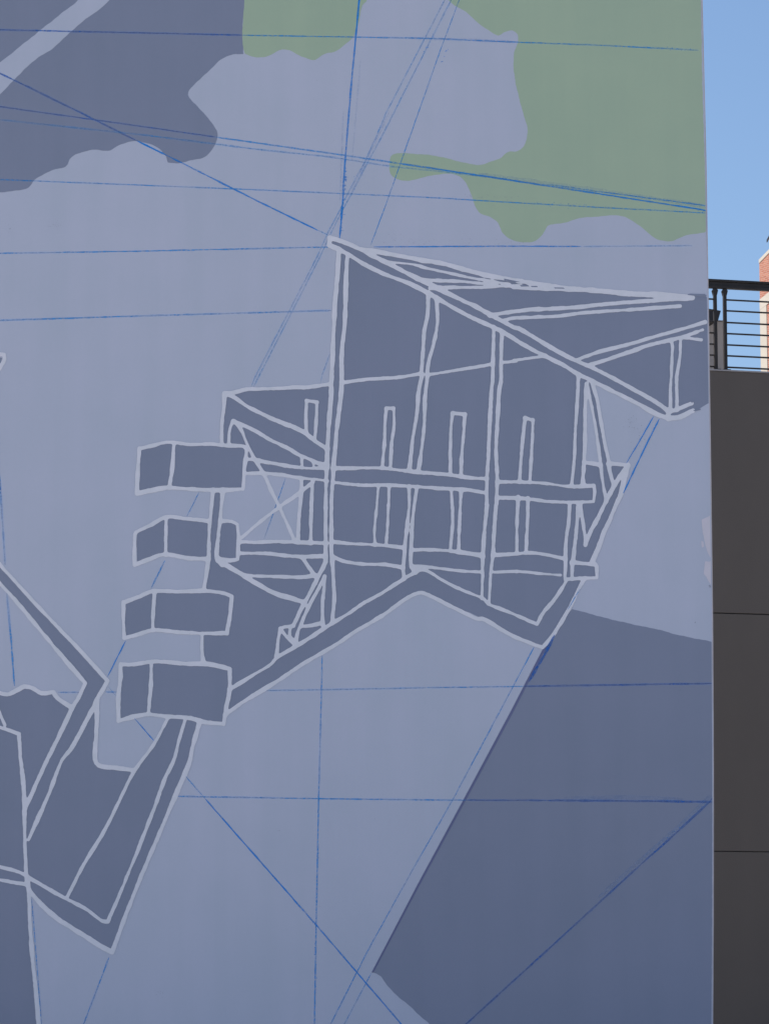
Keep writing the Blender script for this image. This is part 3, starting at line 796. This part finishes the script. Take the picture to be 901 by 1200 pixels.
# receding to the right: the far end must lie deeper
UD = Vector((math.cos(TH), math.sin(TH), 0)); ND = Vector((math.sin(TH), -math.cos(TH), 0))
def on_dark(px, py, back=0.0):
    p = hit(px, py, P0 - ND * back, ND)
    d = p - P0
    return d.dot(UD), p.z                              # along the wall, height
dark = empty('retaining_wall', (P0.x, P0.y, 0), TH)
tag(dark, 'tall charcoal wall of smooth panels with two fine horizontal joints beside the mural', 'wall')
ztop = P0.z
zj1, zj2 = on_dark(834, 718.2)[1], on_dark(835, 997.5)[1]
box_obj('wall_core', (-7.0, 16.0, 0.03, 7.0, 0.0, ztop - 0.02), M['joint'], dark)
for a, b in ((zj1 + 0.006, ztop), (zj2 + 0.005, zj1 - 0.006), (0.0, zj2 - 0.005)):
    for xa, xb in ((-7.0, -1.2), (-1.18, 4.6), (4.62, 10.4), (10.42, 16.0)):
        box_obj('panel', (xa, xb, 0.0, 0.029, a, b), M['concrete'], dark, 0.004)
box_obj('edge_flashing', (-7.0, 16.0, -0.012, 0.3, ztop + 0.003, ztop + 0.021), M['flash'], dark, 0.003)
box_obj('terrace_floor', (-7.0, 16.0, 0.302, 7.0, ztop - 0.018, ztop + 0.01), M['ground'], dark)

# railing
RB = 0.09
rail = empty('railing', tuple(P0 + UD * 0 - ND * RB) [:2] + (ztop + 0.021,), TH)
tag(rail, 'black steel railing with seven thin horizontal bars on top of the charcoal wall', 'railing')
zb = ztop + 0.021
def on_rail(px, py):
    s, z = on_dark(px, py, RB)
    return s, z - zb
r_top, r_bot = on_rail(829, 327.2)[1], on_rail(829, 337.6)[1]
h = r_top - r_bot
bm = bmesh.new(); add_box(bm, -6.9, 15.9, -0.035, 0.035, r_top - h * 0.26, r_top); bm_obj('top_rail', bm, M['metal'], rail, 0.006)
bm = bmesh.new(); add_box(bm, -6.9, 15.9, -0.018, 0.018, r_bot + h * 0.05, r_top - h * 0.27); bm_obj('rail_web', bm, M['metal'], rail, 0.003)
bm = bmesh.new(); add_box(bm, -6.9, 15.9, -0.030, 0.030, r_bot, r_bot + h * 0.34); bm_obj('rail_flange', bm, M['metal'], rail, 0.004)
p1a, p1b = on_rail(835.6, 400)[0], on_rail(839.2, 400)[0]
p2a, p2b = on_rail(846.9, 400)[0], on_rail(850.6, 400)[0]
zk = on_rail(838, 341.5)[1]
def post(x0, x1, flare):
    bm = bmesh.new()
    add_box(bm, x0, x1, -0.022, 0.022, 0.006, r_bot - 0.001)
    o = bm_obj('post', bm, M['metal'], rail, 0.004)
    bm = bmesh.new(); xm = (x0 + x1) / 2
    add_prism(bm, [(xm - 0.034, zk + 0.006), (xm - 0.019, zk + 0.03), (xm + 0.019, zk + 0.03), (xm + 0.034, zk + 0.006), (xm + 0.024, zk - 0.018), (xm + 0.019, zk - 0.05), (xm - 0.019, zk - 0.05), (xm - 0.024, zk - 0.018)], -0.03, 0.03)
    bm_obj('bracket', bm, M['metal'], o, 0.002)
    box_obj('base_plate', (x0 - 0.02, x1 + 0.03, -0.05, 0.05, 0.0, 0.018), M['metal'], o, 0.002)
    return o
pitch = 1.9
posts = [(p1a, p1b), (p2a, p2b)]
for k in range(1, 8):
    posts.append((p2a + pitch * k, p2b + pitch * k))
for k in range(1, 4):
    posts.append((p1a - pitch * k, p1b - pitch * k))
for a, b in posts: post(a, b, 1)
bar_y = [351.5, 364.3, 378.0, 391.0, 404.2, 417.0, 430.4]
for yb in bar_y:
    zc = on_rail(852, yb)[1]
    for xa, xb in ((-6.9, p1a + 0.002), (p2b - 0.002, 15.9)):
        bm = bmesh.new()
        segs = 8
        rings = []
        for x in (xa, xb):
            rings.append([bm.verts.new((x, 0.0108 * math.cos(i * math.tau / segs), zc + 0.0108 * math.sin(i * math.tau / segs))) for i in range(segs)])
        for i in range(segs):
            bm.faces.new((rings[0][i], rings[0][(i + 1) % segs], rings[1][(i + 1) % segs], rings[1][i]))
        bm.faces.new(rings[0]); bm.faces.new(rings[1][::-1])
        bm_obj('bar', bm, M['metal'], rail)

# taupe roof-top block with a black eave behind the railing
BB = 3.0
def on_b(px, py, back=BB):
    return on_dark(px, py, back)
blk = empty('rooftop_block', tuple(P0 - ND * BB)[:2] + (ztop + 0.011,), TH)
tag(blk, 'taupe rendered rooftop block with black eave behind the railing beside the mural edge', 'building')
zf = ztop + 0.011
xr, zt = on_b(849.6, 377.0); zt -= zf
box_obj('wall', (-5.0, xr, 0.0, 3.2, 0.0, zt), M['taupe'], blk, 0.01)
box_obj('coping', (-5.0, xr + 0.012, -0.012, 3.212, zt + 0.002, zt + 0.014), M['flash'], blk)
ea, eb = on_b(843.8, 364.5, BB - 0.35), on_b(840.4, 376.2, BB - 0.35)
ec = on_b(829, 361.6, BB - 0.35)
bm = bmesh.new()
slope = 0.0
zA, zB = ea[1] - zf, eb[1] - zf
add_prism(bm, [(-5.0, zB), (-5.0, ec[1] - zf), (ec[0], ec[1] - zf), (ea[0], zA + 0.005), (eb[0], zB)], -0.35, -0.02)
bm_obj('eave', bm, M['black'], blk, 0.004)

# ------------------------------------------------------------------ brick building far behind
BY = 120.0
def on_far(px, py): return hit(px, py, (0, BY, 0), Vector((0, -1, 0)))
c0 = on_far(888.6, 308.5)
RZ = math.radians(-60)                                  # its front turns towards the sun on the left
bb = empty('brick_building', (c0.x, c0.y, 0), RZ)
tag(bb, 'sunlit red brick gable with cream stone trim rising behind the railing', 'building')
pxm = BY / F_PX / math.cos(RZ)                          # metres along the front per pixel
zE = c0.z
def zf_(py): return on_far(890, py).z
def lx(px): return (px - 888.6) * pxm
# raking parapet: rises one-in-one to the right, then runs on as a long gable
rise = (on_far(901, 298.5).z - zE) / lx(901)
apex_x = 7.5
apex_z = zE + rise * apex_x
Wd = apex_x * 2
bm = bmesh.new()
add_prism(bm, [(0, 0), (0, zE), (apex_x, apex_z), (Wd, zE), (Wd, 0)], 0.0, 16.0)
bm_obj('wall', bm, M['brick'], bb)
def rake(x0, x1, za, zb_, t, y0, y1, mat, name):
    bm = bmesh.new()
    add_prism(bm, [(x0, za), (x1, zb_), (x1, zb_ + t), (x0, za + t)], y0, y1)
    return bm_obj(name, bm, mat, bb)
rake(-0.01, apex_x, zE, apex_z, 0.13, -0.015, 16.1, M['cream'], 'coping')
rake(apex_x, Wd + 0.04, apex_z, zE - 0.04 * rise, 0.13, -0.015, 16.1, M['cream'], 'coping')
# cream pilaster at the corner and cream raking band under the gable
zb0 = zf_(362)
pw = lx(895.3)
box_obj('pilaster', (0.0, pw, -0.014, -0.002, 0.0, zf_(352)), M['cream'], bb, 0.01)
box_obj('pilaster', (Wd - pw, Wd, -0.014, -0.002, 0.0, zf_(352)), M['cream'], bb, 0.01)
r2 = (zf_(343) - zf_(350)) / lx(901)
t2 = zf_(350) - zf_(362.5)
bm = bmesh.new()
add_prism(bm, [(0, zf_(351)), (apex_x, zf_(351) + r2 * apex_x), (Wd, zf_(351)), (Wd, zf_(351) - t2), (apex_x, zf_(351) - t2 + r2 * apex_x), (0, zf_(351) - t2)], -0.017, -0.003)
bm_obj('raking_band', bm, M['cream'], bb)
for wx in (2.6, 6.7, 10.8):
    for wz in (6, 11, 16):
        f = box_obj('window', (wx, wx + 1.6, -0.06, -0.003, wz, wz + 2.4), M['cream'], bb, 0.01)
        box_obj('pane', (wx + 0.1, wx + 1.5, -0.07, -0.061, wz + 0.1, wz + 2.3), M['glass'], f)
# thin dark aerial leaning out from behind the parapet
ax0 = lx(896.5); az0 = zf_(285.2)
bm = bmesh.new()
add_prism(bm, [(ax0, az0 - 0.06), (ax0 + 0.9, az0 + 0.75), (ax0 + 0.9, az0 + 0.84), (ax0, az0 + 0.03)], -0.01, 0.02)
add_prism(bm, [(ax0 + 0.55, zE + 0.2), (ax0 + 0.60, zE + 0.2), (ax0 + 0.60, az0 + 1.3), (ax0 + 0.55, az0 + 1.3)], 0.021, 0.05)
bm_obj('aerial', bm, M['metal'], bb)
